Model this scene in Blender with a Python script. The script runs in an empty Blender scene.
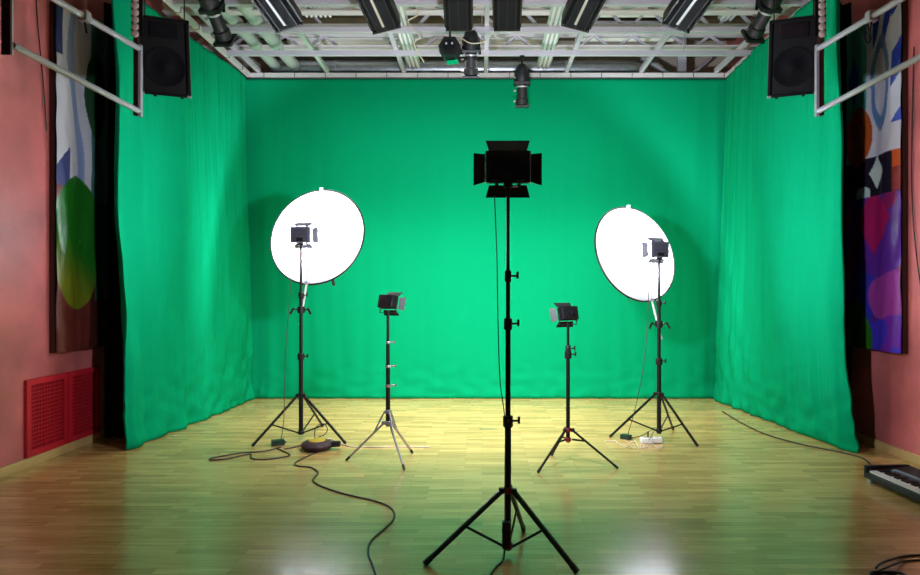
import bpy, bmesh, math, random
from mathutils import Vector, Matrix, noise
C = bpy.context.scene.collection
SC = bpy.context.scene
PI = math.pi
FP, CX, HY, CH = 613.0, 482.0, 290.0, 1.5      # focal length in px, vanishing point, camera height

# ------------------------------------------------------------------ camera, world, exposure, big lights
cam_d = bpy.data.cameras.new('camera'); cam = bpy.data.objects.new('camera', cam_d); C.objects.link(cam)
cam.location = (0, 0, CH); cam.rotation_euler = (PI/2, 0, 0)
cam_d.sensor_width = 36; cam_d.lens = 36*FP/920
cam_d.shift_x = -(CX-460)/920; cam_d.shift_y = (HY-287.5)/920
cam_d.clip_start = .05
SC.camera = cam
vs = SC.view_settings
vs.view_transform = 'Standard'; vs.look = 'None'; vs.gamma = 1; vs.use_curve_mapping = False
vs.exposure = 0.08
w = bpy.data.worlds.new('world'); SC.world = w; w.use_nodes = True
w.node_tree.nodes['Background'].inputs[0].default_value = (.86, .93, 1, 1)
w.node_tree.nodes['Background'].inputs[1].default_value = .03

def area(name, loc, target, size, power, color=(1,1,1), sy=None, spread=PI, parent=None, kind=None):
    l = bpy.data.lights.new(name, 'AREA'); l.energy = power; l.size = size; l.color = color; l.spread = spread
    if sy: l.shape = 'RECTANGLE'; l.size_y = sy
    o = bpy.data.objects.new(name, l); C.objects.link(o)
    if parent: o.parent = parent
    o.location = loc
    o.rotation_euler = (Vector(target)-Vector(loc)).to_track_quat('-Z', 'Y').to_euler()
    return o
# added fill lights, no fixtures: hall behind the camera, stage, rear floor
area('hall_fill', (0, 1.2, 5.0), (0, 2.4, 0), 3.0, 1.5, (1, .96, .9), sy=1.2)
area('stage_fill', (-.05, 6.6, 4.12), (-.05, 6.8, 0), 4.2, 48, (1, .97, .94), sy=1.6)
area('rear_floor_fill', (0, 7.35, 4.1), (0, 7.45, 0), 4.8, 110, (1, .96, .88), sy=.5, spread=math.radians(75))

# ------------------------------------------------------------------ materials
def mat(name, col, rough=.5, metal=0, spec=.5, bump=0, bscale=30, vary=0, vscale=4, sheen=0, emit=None, stretch=(1,1,1)):
    m = bpy.data.materials.new(name); m.use_nodes = True
    nt = m.node_tree; b = nt.nodes['Principled BSDF']
    b.inputs['Base Color'].default_value = (*col, 1); b.inputs['Roughness'].default_value = rough
    b.inputs['Metallic'].default_value = metal; b.inputs['Specular IOR Level'].default_value = spec
    if sheen: b.inputs['Sheen Weight'].default_value = sheen
    if emit: b.inputs['Emission Color'].default_value = (*emit[0], 1); b.inputs['Emission Strength'].default_value = emit[1]
    tc = nt.nodes.new('ShaderNodeTexCoord'); mp = nt.nodes.new('ShaderNodeMapping')
    mp.inputs['Scale'].default_value = stretch; nt.links.new(tc.outputs['Object'], mp.inputs[0])
    if vary or not bump:
        n = nt.nodes.new('ShaderNodeTexNoise'); n.inputs['Scale'].default_value = vscale; n.inputs['Detail'].default_value = 4
        nt.links.new(mp.outputs[0], n.inputs[0])
        r = nt.nodes.new('ShaderNodeMixRGB'); v = vary or .04
        r.inputs[1].default_value = (*[c*(1-v) for c in col], 1); r.inputs[2].default_value = (*[min(1, c*(1+v)) for c in col], 1)
        nt.links.new(n.outputs[0], r.inputs[0]); nt.links.new(r.outputs[0], b.inputs['Base Color'])
    if bump:
        n = nt.nodes.new('ShaderNodeTexNoise'); n.inputs['Scale'].default_value = bscale; n.inputs['Detail'].default_value = 5
        nt.links.new(mp.outputs[0], n.inputs[0])
        bp = nt.nodes.new('ShaderNodeBump'); bp.inputs['Strength'].default_value = bump; bp.inputs['Distance'].default_value = .01
        nt.links.new(n.outputs[0], bp.inputs['Height']); nt.links.new(bp.outputs[0], b.inputs['Normal'])
    return m

M = {}
M['green'] = mat('chroma_green_cloth', (.001, .33, .145), .9, spec=.04, vary=.05, vscale=1.2, bump=.25, bscale=9, stretch=(1, 1, .25))
M['pink'] = mat('pink_plaster', (.56, .145, .145), .40, spec=.6, vary=.75, vscale=1.8, bump=.3, bscale=14)
M['beige'] = mat('beige_plaster', (.62, .56, .46), .8, vary=.12, vscale=1.5)
M['ceil'] = mat('cream_ceiling', (.72, .66, .54), .85, vary=.2, vscale=1.1)
M['white_panel'] = mat('white_panel', (.92, .92, .9), .6)
M['brownbeam'] = mat('dark_brown_timber', (.13, .095, .055), .7, vary=.3, vscale=3)
M['alu'] = mat('brushed_aluminium', (.58, .54, .62), .38, 0.1, bump=.05, bscale=60)
M['alu2'] = mat('bright_aluminium', (.44, .43, .52), .4, .1)
M['whitesteel'] = mat('white_painted_steel', (.72, .67, .68), .5)
M['duct'] = mat('galvanised_duct', (.5, .52, .56), .36, .8, bump=.4, bscale=12, vary=.25, vscale=12)
M['paleg'] = mat('pale_green_pipe_paint', (.42, .52, .45), .5)
M['black'] = mat('black_powder_coat', (.007, .007, .008), .42, spec=.3)
M['black_soft'] = mat('black_plastic', (.010, .0095, .011), .5, spec=.35)
M['charcoal'] = mat('charcoal_lamp_body', (.008, .008, .011), .7, spec=.12)
M['blackcloth'] = mat('black_drape_cloth', (.010, .008, .008), .95, spec=.05)
M['redplastic'] = mat('red_plastic_collar', (.22, .008, .015), .45)
M['silver'] = mat('silver_tube', (.40, .38, .42), .3, .75)
M['white'] = mat('white_plastic', (.85, .85, .85), .4)
M['reflector'] = mat('white_reflector_fabric', (.93, .93, .95), .6)
M['redmetal'] = mat('red_enamel_metal', (.55, .015, .03), .4)
M['reddark'] = mat('dark_red_mesh', (.30, .01, .02), .5)
M['trimwood'] = mat('pale_varnished_wood', (.62, .42, .17), .35, vary=.15, vscale=6)
M['maroon'] = mat('maroon_fabric', (.03, .006, .014), .7)
M['yellow'] = mat('yellow_plastic', (.5, .33, .02), .45)
M['dkgreen'] = mat('green_black_adapter', (.006, .03, .02), .35)
M['cable'] = mat('black_rubber_cable', (.015, .015, .015), .5)
M['cablew'] = mat('pale_cable', (.62, .55, .42), .5)
M['tape'] = mat('green_tape', (.01, .12, .06), .6)
M['disc'] = mat('pale_pink_lamp_disc', (.75, .6, .58), .35)
M['bluegrey'] = mat('blue_grey_plastic', (.16, .24, .30), .35)
M['glass'] = mat('lens_glass', (.03, .035, .04), .08)
M['darkbrown'] = mat('dark_brown_board', (.05, .012, .008), .6)
M['ledface'] = mat('lit_led_face', (.9, .9, .9), .4, emit=((.93, .97, 1), 9))
M['glarehouse'] = mat('glare_greyed_lamp_housing', (.10, .10, .14), .45)  # black housing coloured grey to imitate glare beside the lit reflectors
M['stripe'] = mat('silver_vent_strip', (.5, .5, .52), .35, .5)
M['ivory'] = mat('ivory_keys', (.8, .8, .78), .3)

def floor_mat():
    m = bpy.data.materials.new('oak_parquet'); m.use_nodes = True; nt = m.node_tree; b = nt.nodes['Principled BSDF']
    L = nt.links.new
    tc = nt.nodes.new('ShaderNodeTexCoord')
    br = nt.nodes.new('ShaderNodeTexBrick'); br.offset = .37; br.offset_frequency = 2; br.squash = 1
    for k, v in (('Scale', 1), ('Mortar Size', .0012), ('Mortar Smooth', .3), ('Bias', 0), ('Brick Width', .40), ('Row Height', .06)):
        br.inputs[k].default_value = v
    br.inputs['Color1'].default_value = (.46, .29, .10, 1); br.inputs['Color2'].default_value = (.70, .48, .185, 1)
    br.inputs['Mortar'].default_value = (.28, .17, .06, 1)
    L(tc.outputs['Object'], br.inputs[0])
    mp = nt.nodes.new('ShaderNodeMapping'); mp.inputs['Scale'].default_value = (1.5, 22, 1); L(tc.outputs['Object'], mp.inputs[0])
    n = nt.nodes.new('ShaderNodeTexNoise'); n.inputs['Scale'].default_value = 2.2; n.inputs['Detail'].default_value = 7; L(mp.outputs[0], n.inputs[0])
    rp = nt.nodes.new('ShaderNodeValToRGB'); rp.color_ramp.elements[0].position = .3; rp.color_ramp.elements[1].position = .75
    rp.color_ramp.elements[0].color = (.62, .58, .5, 1); rp.color_ramp.elements[1].color = (1.1, 1.08, 1.02, 1); L(n.outputs[0], rp.inputs[0])
    mx = nt.nodes.new('ShaderNodeMixRGB'); mx.blend_type = 'MULTIPLY'; mx.inputs[0].default_value = .8
    L(br.outputs[0], mx.inputs[1]); L(rp.outputs[0], mx.inputs[2]); L(mx.outputs[0], b.inputs['Base Color'])
    n2 = nt.nodes.new('ShaderNodeTexNoise'); n2.inputs['Scale'].default_value = 3; L(mp.outputs[0], n2.inputs[0])
    mr = nt.nodes.new('ShaderNodeMapRange'); mr.inputs[3].default_value = .17; mr.inputs[4].default_value = .27; L(n2.outputs[0], mr.inputs[0])
    L(mr.outputs[0], b.inputs['Roughness'])
    b.inputs['Specular IOR Level'].default_value = .75; b.inputs['Coat Weight'].default_value = .5; b.inputs['Coat Roughness'].default_value = .14; b.inputs['Coat IOR'].default_value = 1.5
    bp = nt.nodes.new('ShaderNodeBump'); bp.inputs['Strength'].default_value = .12; bp.inputs['Distance'].default_value = .003
    L(mx.outputs[0], bp.inputs['Height']); L(bp.outputs[0], b.inputs['Normal'])
    return m
M['floor'] = floor_mat()

def attr_mat(name, rough):
    m = bpy.data.materials.new(name); m.use_nodes = True; nt = m.node_tree; b = nt.nodes['Principled BSDF']
    a = nt.nodes.new('ShaderNodeVertexColor'); a.layer_name = 'print'
    nt.links.new(a.outputs[0], b.inputs['Base Color']); b.inputs['Roughness'].default_value = rough
    return m
M['print'] = attr_mat('printed_banner_vinyl', .3)

# ------------------------------------------------------------------ helpers
def at(px, py, Y):
    return Vector(((px-CX)/FP*Y, Y, CH-(py-HY)/FP*Y))

def frame(a, b, up=(0, 0, 1)):
    """matrix at a whose +Z runs towards b and whose +Y leans to up"""
    a = Vector(a); z = (Vector(b)-a).normalized(); u = Vector(up)
    if abs(z.dot(u)) > .98: u = Vector((0, 1, 0))
    x = u.cross(z).normalized(); y = z.cross(x)
    return Matrix(((x.x, y.x, z.x, a.x), (x.y, y.y, z.y, a.y), (x.z, y.z, z.z, a.z), (0, 0, 0, 1)))

class B:
    def __init__(s, m=None): s.bm = bmesh.new(); s.m = m or Matrix()
    def _add(s, vs_, fs, m=None):
        mm = s.m @ m if m is not None else s.m
        bv = [s.bm.verts.new(mm @ Vector(v)) for v in vs_]
        for f in fs:
            try: s.bm.faces.new([bv[i] for i in f])
            except ValueError: pass
        return s
    def box(s, c, d, bev=0, m=None):
        x, y, z = [k/2 for k in d]; c = Vector(c)
        t = bmesh.new(); bmesh.ops.create_cube(t, size=1)
        for v in t.verts: v.co = Vector((v.co.x*d[0], v.co.y*d[1], v.co.z*d[2]))
        if bev: bmesh.ops.bevel(t, geom=list(t.edges), offset=bev, segments=2, affect='EDGES', profile=.7)
        t.verts.ensure_lookup_table(); t.verts.index_update()
        s._add([v.co+c for v in t.verts], [[v.index for v in f.verts] for f in t.faces], m); t.free()
        return s
    def lathe(s, prof, n=20, m=None, cap=True):
        """prof: (z, r) pairs about +Z"""
        vs_, fs = [], []
        for z, r in prof:
            for k in range(n):
                a = 2*PI*k/n; vs_.append((r*math.cos(a), r*math.sin(a), z))
        for i in range(len(prof)-1):
            for k in range(n):
                k2 = (k+1) % n; fs.append((i*n+k, i*n+k2, (i+1)*n+k2, (i+1)*n+k))
        if cap: fs.append(tuple(range(n))[::-1]); fs.append(tuple((len(prof)-1)*n+k for k in range(n)))
        return s._add(vs_, fs, m)
    def rod(s, a, b, r, r2=None, n=12):
        a = Vector(a); b = Vector(b); L = (b-a).length
        return s.lathe([(0, r), (L, r2 if r2 is not None else r)], n, frame(a, b))
    def bar(s, a, b, wx, wy, up=(0, 0, 1), bev=0):
        a = Vector(a); b = Vector(b); L = (b-a).length
        return s.box((0, 0, L/2), (wx, wy, L), bev, frame(a, b, up))
    def tube(s, pts, r, n=8, smooth=True, sub=6):
        P = [Vector(p) for p in pts]
        if smooth and len(P) > 2:
            Q = []
            for i in range(len(P)-1):
                p0 = P[max(i-1, 0)]; p1 = P[i]; p2 = P[i+1]; p3 = P[min(i+2, len(P)-1)]
                for k in range(sub):
                    t = k/sub
                    Q.append(.5*((2*p1)+(p2-p0)*t+(2*p0-5*p1+4*p2-p3)*t*t+(3*p1-p0-3*p2+p3)*t**3))
            Q.append(P[-1]); P = Q
        vs_, fs = [], []
        prev = None
        for i, p in enumerate(P):
            d = (P[min(i+1, len(P)-1)]-P[max(i-1, 0)])
            if d.length < 1e-7: d = Vector((0, 0, 1))
            d.normalize()
            ref = prev if prev is not None else (Vector((0, 0, 1)) if abs(d.z) < .9 else Vector((1, 0, 0)))
            x = (ref-d*ref.dot(d)).normalized(); y = d.cross(x); prev = x
            for k in range(n):
                a = 2*PI*k/n; vs_.append(p+x*r*math.cos(a)+y*r*math.sin(a))
        for i in range(len(P)-1):
            for k in range(n):
                k2 = (k+1) % n; fs.append((i*n+k, i*n+k2, (i+1)*n+k2, (i+1)*n+k))
        fs.append(tuple(range(n))[::-1]); fs.append(tuple((len(P)-1)*n+k for k in range(n)))
        return s._add(vs_, fs)
    def prism(s, poly, z0, z1, m=None):
        n = len(poly)
        vs_ = [(x, y, z0) for x, y in poly]+[(x, y, z1) for x, y in poly]
        fs = [tuple(range(n))[::-1], tuple(range(n, 2*n))]+[(k, (k+1) % n, n+(k+1) % n, n+k) for k in range(n)]
        return s._add(vs_, fs, m)
    def obj(s, name, m, parent=None, smooth=True):
        me = bpy.data.meshes.new(name)
        bmesh.ops.recalc_face_normals(s.bm, faces=list(s.bm.faces))
        if smooth:
            for f in s.bm.faces: f.smooth = True
            for e in s.bm.edges:
                if len(e.link_faces) == 2 and e.calc_face_angle(0) > math.radians(38): e.smooth = False
        s.bm.to_mesh(me); s.bm.free(); me.materials.append(m)
        o = bpy.data.objects.new(name, me); C.objects.link(o)
        if parent: o.parent = parent
        return o

def tag(o, label, cat, group=None, kind=None):
    o['label'] = label; o['category'] = cat
    if group: o['group'] = group
    if kind: o['kind'] = kind
    return o
def thing(name, label, cat, loc=(0, 0, 0), rz=0, group=None):
    o = bpy.data.objects.new(name, None); C.objects.link(o); o.empty_display_size = .1
    o.location = loc; o.rotation_euler = (0, 0, rz)
    return tag(o, label, cat, group)
def struct(o): o['kind'] = 'structure'; return o
def copy_tree(o, parent=None):
    c = o.copy(); C.objects.link(c)
    if parent: c.parent = parent
    for ch in [k for k in o.children]: copy_tree(ch, c)
    return c

# ------------------------------------------------------------------ room shell
XL, XR, YB, YF, ZC = -3.85, 3.75, 9.4, -1.2, 5.35
struct(B().box((0, (YB+YF)/2, -.05), (XR-XL+.6, YB-YF+.6, .1)).obj('floor', M['floor']))
struct(B().box((XL-.1, (YB+YF)/2, ZC/2), (.2, YB-YF, ZC)).obj('wall_left', M['pink']))
struct(B().box((XR+.1, (YB+YF)/2, ZC/2), (.2, YB-YF, ZC)).obj('wall_right', M['pink']))
struct(B().box(((XL+XR)/2, YB+.1, ZC/2), (XR-XL+.4, .2, ZC)).obj('wall_back', M['beige']))
struct(B().box(((XL+XR)/2, (YB+YF)/2, ZC+.05), (XR-XL+.4, YB-YF+.2, .1)).obj('ceiling', M['ceil']))
struct(B().box((XL+.01, (YB+YF)/2, .04), (.02, YB-YF, .08), .004).obj('baseboard_left', M['trimwood']))
struct(B().box((XR-.01, (YB+YF)/2, .04), (.02, YB-YF, .08), .004).obj('baseboard_right', M['trimwood']))

# ------------------------------------------------------------------ green cloth
def sheet(nu, nv, f, name, m, parent=None, thick=.004):
    bm = bmesh.new(); g = [[bm.verts.new(f(i/nu, j/nv)) for j in range(nv+1)] for i in range(nu+1)]
    for i in range(nu):
        for j in range(nv):
            q = bm.faces.new((g[i][j], g[i+1][j], g[i+1][j+1], g[i][j+1])); q.smooth = True
    me = bpy.data.meshes.new(name); bm.to_mesh(me); bm.free(); me.materials.append(m)
    o = bpy.data.objects.new(name, me); C.objects.link(o)
    if parent: o.parent = parent
    so = o.modifiers.new('cloth_thickness', 'SOLIDIFY'); so.thickness = thick; so.offset = 0
    return o
def N(x, y, z=0): return noise.noise(Vector((x, y, z)))
ZG = 4.45       # grid height

def back_f(u, v):
    x = -3.38+u*6.88; z = .006+v*(ZG-.03-.006)
    edge = max(0, 1-min(u, 1-u)*9)
    y = 8.485+.012*N(x*2.2, z*.35, 3)+.010*N(x*7, z*.5, 8)*(1.3-v)+edge*.010*math.sin(x*24+z*.6)*(1-.6*v)+.014*N(x*10, z*.55, 14)*max(0, 1-min(u, 1-u)*4.2)*(1.15-v)
    y += -.02*max(0, 1-v*9)**2+.02*N(x*5, z*9, 1)*max(0, 1-v*7)-.05*abs(N(x*8, z*8, 4))*max(0, 1-v*10)*max(0, 1-min(u, 1-u)*14)
    return Vector((x, y, z))
tag(sheet(320, 110, back_f, 'green_backdrop', M['green']), 'wide smooth green chroma backdrop hanging across the back of the stage', 'backdrop')

def side_f(sgn, seed):
    def f(u, v):
        # u: 0 = folded front edge, 1 = back corner
        z = .006+v*(ZG-.03-.006)
        lo = max(0, 1-v*3.2)
        if sgn < 0: xf = -3.45+.12*(1-v); xb = -3.24+.10*(1-v); y0 = 5.72
        else: xf = 3.27+.02*(1-v)+.15*lo**2; xb = 3.35-.20*(1-v); y0 = 5.62
        if u < .10:                       # the cloth turns back outward behind its own front edge
            a = u/.10; y = y0+.14*(1-a)-.03*math.sin(a*PI); x = xf+sgn*(.09*(1-a))
        else:
            a = (u-.10)/.90; y = y0+a*(8.385-y0); x = xf+(xb-xf)*a
        fr = max(0, 1-abs(u-.1)*3.0)
        amp = .005+.022*fr**2
        x += amp*math.sin(y*15+5.5*N(y*.8, z*.35, seed)+seed)
        x += .020*N(y*3.1+z*.12, z*.5, seed+5)+.020*N(y*2.0+z*1.1, z*1.3-y*.6, seed+9)*(1.1-v)
        x += .05*N(y*.9-z*.25, z*.35, seed+12)
        x += .035*N(y*3.6-z*1.9*(-sgn if sgn < 0 else 1), z*.45, seed+20)*max(0, 1-v*1.4)
        x += .014*N(y*9, z*.5, seed+2)+.007*N(y*22, z*.8, seed+6)
        x += -sgn*.03*lo**3*(1+1.2*N(y*4, 0, seed)) + .035*N(y*6, z*7, seed+3)*lo**2
        y += .02*N(z*1.2, seed, 4)*(1-a if u >= .1 else 1)
        return Vector((x, y, z))
    return f
tag(sheet(300, 130, side_f(-1, 2), 'green_side_curtain', M['green']), 'green curtain down the left side of the stage, straight hem', 'curtain', 'green side curtains')
tag(sheet(300, 130, side_f(1, 7), 'green_side_curtain', M['green']), 'green curtain down the right side of the stage, flared hem corner', 'curtain', 'green side curtains')

def mask_f(x0, x1, y0):
    def f(u, v):
        x = x0+(x1-x0)*u
        return Vector((x, y0+.03*math.sin(x*55+.6*v), .006+v*4.4))
    return f
tag(sheet(40, 30, mask_f(-3.83, -3.47, 6.22), 'black_masking_curtain', M['blackcloth']), 'narrow black drape in the gap between green curtain and left pink wall', 'curtain')
tag(sheet(40, 30, mask_f(3.42, 3.73, 6.22), 'black_masking_curtain', M['blackcloth']), 'narrow black drape in the gap between green curtain and right pink wall', 'curtain')

# ------------------------------------------------------------------ lighting grid
grid = thing('lighting_grid', 'silver aluminium lighting grid hanging above the whole green stage', 'grid', (0, 0, ZG))
def gbar(name, a, b, wx=.05, wy=.06, m='alu', up=(0, 0, 1), parent=None):
    return B().bar(a, b, wx, wy, up).obj(name, M[m], parent or grid, False)
gx0, gx1, gy0, gy1 = -3.22, 3.40, 3.2, 8.52
gbar('border_rail', (gx0, gy1, .03), (gx1, gy1, .03), .05, .06, 'whitesteel')
gbar('border_rail', (gx0-.01, gy0, .03), (gx0-.01, gy1, .03), .05, .06, 'whitesteel')
gbar('border_rail', (gx1+.01, gy0, .03), (gx1+.01, gy1, .03), .05, .06, 'whitesteel')
cross_y = [7.72, 7.03, 6.36, 5.68, 5.0, 4.3, 3.4]
for y in cross_y: gbar('cross_rail', (gx0+.02, y, .03), (gx1-.02, y, .03), .055, .055)
for x in (-2.14, -1.08, .055, 1.17, 2.20):
    gbar('long_rail', (x, gy0, .085), (x, gy1-.03, .085), .05, .05, 'paleg' if x in (-2.14,) else 'alu')
for x in (gx0+.13, gx1-.16): gbar('long_rail', (x, gy0, .085), (x, gy1-.03, .085), .05, .05)
for k in range(16):          # cloth ties along the back rail and the side rails
    x = gx0+.2+k*.425
    B().box((x, gy1-.028, .03), (.007, .008, .064)).obj('tie', M['black_soft'], grid)
for k in range(7):
    y = 8.2-k*.42
    for x in (gx0-.01, gx1+.01): B().box((x, y, .03), (.06, .008, .064)).obj('tie', M['black_soft'], grid)
for x in (-2.6, 0, 2.6):
    for y in (4.3, 6.36, 7.9):
        B().rod((x, y, .06), (x, y, ZC-ZG), .006, n=6).obj('hanger_rod', M['alu'], grid)

# things above the grid
def truss(Y, z0, z1, label, m='whitesteel', n=14):
    t = thing('roof_truss', label, 'truss', (0, Y, z0), 0, 'roof trusses over the grid')
    B().box((-.05, 0, .0), (7.4, .12, .05)).obj('bottom_chord', M[m], t, False)
    B().box((-.05, 0, z1-z0), (7.4, .12, .05)).obj('top_chord', M[m], t, False)
    for k in range(n):
        if k % 5 == 4: continue
        x = -3.6+k*7.1/n; dx = 7.1/n/2*.8
        b = B(); b.bar((x-dx, 0, .02), (x, 0, z1-z0-.02), .03, .03); b.bar((x, 0, z1-z0-.02), (x+dx, 0, .02), .03, .03)
        b.obj('web_brace', M['alu'], t, False)
truss(8.05, 4.67, 4.86, 'pale steel roof truss nearest the back rail, zigzag braces')
truss(7.25, 4.60, 4.86, 'pale steel roof truss, second one out from the back wall')
b_ = B()                # perforated beam with oval holes
t = thing('perforated_beam', 'pale beam with a row of oval holes above the hanging lamps', 'beam', (0, 6.95, 4.66))
def perforated(t):
    bm = bmesh.new()
    hw, hh, cell = .11, .028, .30
    n = 24
    x0 = -3.6
    for k in range(n):
        cx = x0+(k+.5)*cell
        N_ = 24
        inner = [bm.verts.new((cx+hw*.85*math.cos(2*PI*i/N_), 0, .05+hh*math.sin(2*PI*i/N_))) for i in range(N_)]
        outer = []
        for i in range(N_):
            c, s = math.cos(2*PI*i/N_), math.sin(2*PI*i/N_); q = max(abs(c), abs(s))
            outer.append(bm.verts.new((cx+c/q*cell/2, 0, .05+s/q*.06)))
        for i in range(N_):
            j = (i+1) % N_; bm.faces.new((inner[i], inner[j], outer[j], outer[i]))
    me = bpy.data.meshes.new('web_plate'); bm.to_mesh(me); bm.free(); me.materials.append(M['ceil'])
    o = bpy.data.objects.new('web_plate', me); C.objects.link(o); o.parent = t
    so = o.modifiers.new('plate', 'SOLIDIFY'); so.thickness = .02; so.offset = 0
    B().box((0, 0, -.015), (7.2, .10, .02)).obj('lower_flange', M['whitesteel'], t, False)
    B().box((0, 0, .115), (7.2, .10, .02)).obj('upper_flange', M['whitesteel'], t, False)
perforated(t)

for Y, wz, lab in ((8.9, .2, 'dark brown timber beam under the ceiling, nearest the back wall'), (8.3, .22, 'dark brown timber beam under the ceiling, middle of three'), (7.6, .22, 'dark brown timber beam under the ceiling, farthest from back wall')):
    tag(B().box((-.05, Y, ZC-wz/2-.001), (7.5, .14, wz)).obj('timber_beam', M['brownbeam'], None, False), lab, 'beam', 'timber beams under the ceiling')
# white lit ceiling panels right of centre
t = thing('ceiling_panel', 'bright white flat panel in roof right of centre, near back rail', 'panel', (1.95, 8.15, 4.93), 0, 'white roof panels')
B().box((0, 0, 0), (1.35, .55, .03)).obj('panel_sheet', M['white_panel'], t, False)
B().box((0, -.29, -.01), (1.35, .03, .05)).obj('panel_edge', M['alu'], t, False)
t2 = copy_tree(t); t2.location = (2.0, 7.45, 4.95); t2['label'] = 'bright white flat panel in roof right of centre, above hanging lamps'
# rear cream joist and soffit
tag(B().box((-.9, 8.62, 4.98), (3.6, .3, .10)).obj('soffit_board', M['white_panel'], None, False), 'long white board high above the silver duct', 'board')

d = thing('ventilation_duct', 'round silver ventilation duct running along behind the top of backdrop', 'duct', (0, 8.85, 4.69))
B().tube([(-3.0, 0, 0), (-1, 0, 0), (1, 0, 0), (2.0, 0, 0), (2.22, .03, -.01), (2.36, .13, -.05), (2.40, .3, -.12)], .115, 24).obj('duct_pipe', M['duct'], d)
for x in (-2.1, -1.0, .1, 1.2): B().rod((x-.012, 0, 0), (x+.012, 0, 0), .122, n=24).obj('duct_joint', M['alu2'], d)
for x, r, lab in ((-2.93, .07, 'pale green fat pipe over left edge of grid, outer one'), (-2.66, .08, 'pale green fat pipe over left edge of grid, inner one')):
    p = thing('overhead_pipe', lab, 'pipe', (x, 0, 4.68), 0, 'pale green pipes above the grid')
    B().rod((0, 5.2, 0), (0, 8.69, 0), r, n=20).obj('pipe_run', M['paleg'], p)
    B().rod((0, 7.28, 0), (0, 7.33, 0), r*1.15, n=20).obj('pipe_band', M['whitesteel'], p)
def track(x, lab, y0, y1, z=4.72, n=3):
    t = thing('cable_track', lab, 'track', (x, 0, z), 0, 'ribbed cable tracks above the grid')
    wd = .05*n+.04
    B().box((0, (y0+y1)/2, .02), (wd, y1-y0, .02)).obj('track_base', M['paleg'], t, False)
    for k in range(n):
        xx = (k-(n-1)/2)*.055
        B().rod((xx, y0, -.005), (xx, y1, -.005), .017, n=10).obj('conduit', M['white'], t)
track(-2.42, 'ribbed cable track of five white conduits left of centre', 5.4, 7.3, n=5)
track(-1.92, 'ribbed cable track of six grey conduits between left black floodlights', 5.4, 7.2, n=6)
track(-.95, 'ribbed cable track of three white conduits left of the central spotlights', 5.4, 8.6, z=4.62)
track(.86, 'ribbed cable track of three white conduits right of the central spotlights', 5.4, 8.6, z=4.62)
track(2.9, 'ribbed cable track of three white conduits near right speaker', 5.4, 7.3)
for x, px in ((2.62, 0), (2.30, 0)):
    pass
pst = thing('hanging_bracket', 'grey steel bracket post behind right end of back rail', 'bracket', (2.85, 8.75, 4.5))
B().box((0, 0, .40), (.12, .05, .899)).obj('post', M['alu'], pst, False)
B().bar((-.05, 0, 0), (-.55, .1, .35), .06, .04).obj('brace', M['alu'], pst, False)
B().bar((.05, 0, 0), (.45, .1, .35), .06, .04).obj('brace', M['alu'], pst, False)

# ------------------------------------------------------------------ hanging stage lamps
def clamp_to_grid(t, p, rail_y):
    """yoke post from body point p (in thing space) up to the rail"""
    B().rod(p, (p[0], p[1], ZG-t.location.z+.0), .012, n=8).obj('hanging_post', M['black'], t)
    B().box((p[0], p[1], ZG-t.location.z+.02), (.05, .07, .08), .008).obj('rail_clamp', M['black_soft'], t)

def flood(far, near, wx, wy, lab, roll=0):
    far = Vector(far); near = Vector(near); mid = (far+near)/2
    t = thing('stage_floodlight', lab, 'stage light', mid, 0, 'black floodlights in a row on the grid')
    F = frame(far-mid, near-mid) @ Matrix.Rotation(roll, 4, 'Z'); L = (far-near).length
    h, k = wx/2, wy/2
    poly = [(-h, -k*.55), (-h*.72, -k), (h*.72, -k), (h, -k*.55), (h, k), (-h, k)]
    B(F).prism(poly, 0, L).obj('housing', M['charcoal'], t)
    b = B(F)
    for s in (-1, 1): b.box((s*(h+.008), 0, L/2), (.016, wy*.8, L*.94))
    b.obj('side_rail', M['black'], t, False)
    B(F).box((-h*.1, -k-.002, L*.5), (.028, .006, L*.8)).obj('vent_strip', M['stripe'], t, False) if lab.find('plain') < 0 else None
    b = B(F)
    for q in range(3): b.box(((q-1)*wx*.34+.0, -k-.004, L*.5), (.008, .01, L*.96))
    b.obj('cooling_fin', M['black'], t, False)
    B(F).box((0, 0, -.008), (wx*1.06, wy*1.02, .02), .004).obj('lens_frame', M['black'], t, False)
    clamp_to_grid(t, (0, 0, k*.6), 0)
    return t
FL = [((288, 22), (263, -14), 'black floodlight with silver strip, leftmost of the six floodlights', 0.25),
      ((386, 24), (369, -14), 'black floodlight with silver strip, second of six from left', .2),
      ((459, 24), (457.5, -16), 'plain charcoal floodlight left of the grid centre rail', 0),
      ((507, 24), (507.5, -16), 'plain charcoal floodlight right of the grid centre rail', 0),
      ((576, 22), (593, -14), 'black floodlight with silver strip, second of six from right', -.2),
      ((677, 22), (703, -14), 'black floodlight with silver strip, rightmost of the six floodlights', -.25)]
for (fx, fy), (nx, ny), lab, roll in FL:
    wd = .245 if 'plain' in lab else .27
    flood(at(fx, fy, 6.0), at(nx, ny, 5.55), wd, .15, lab, roll)

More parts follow.
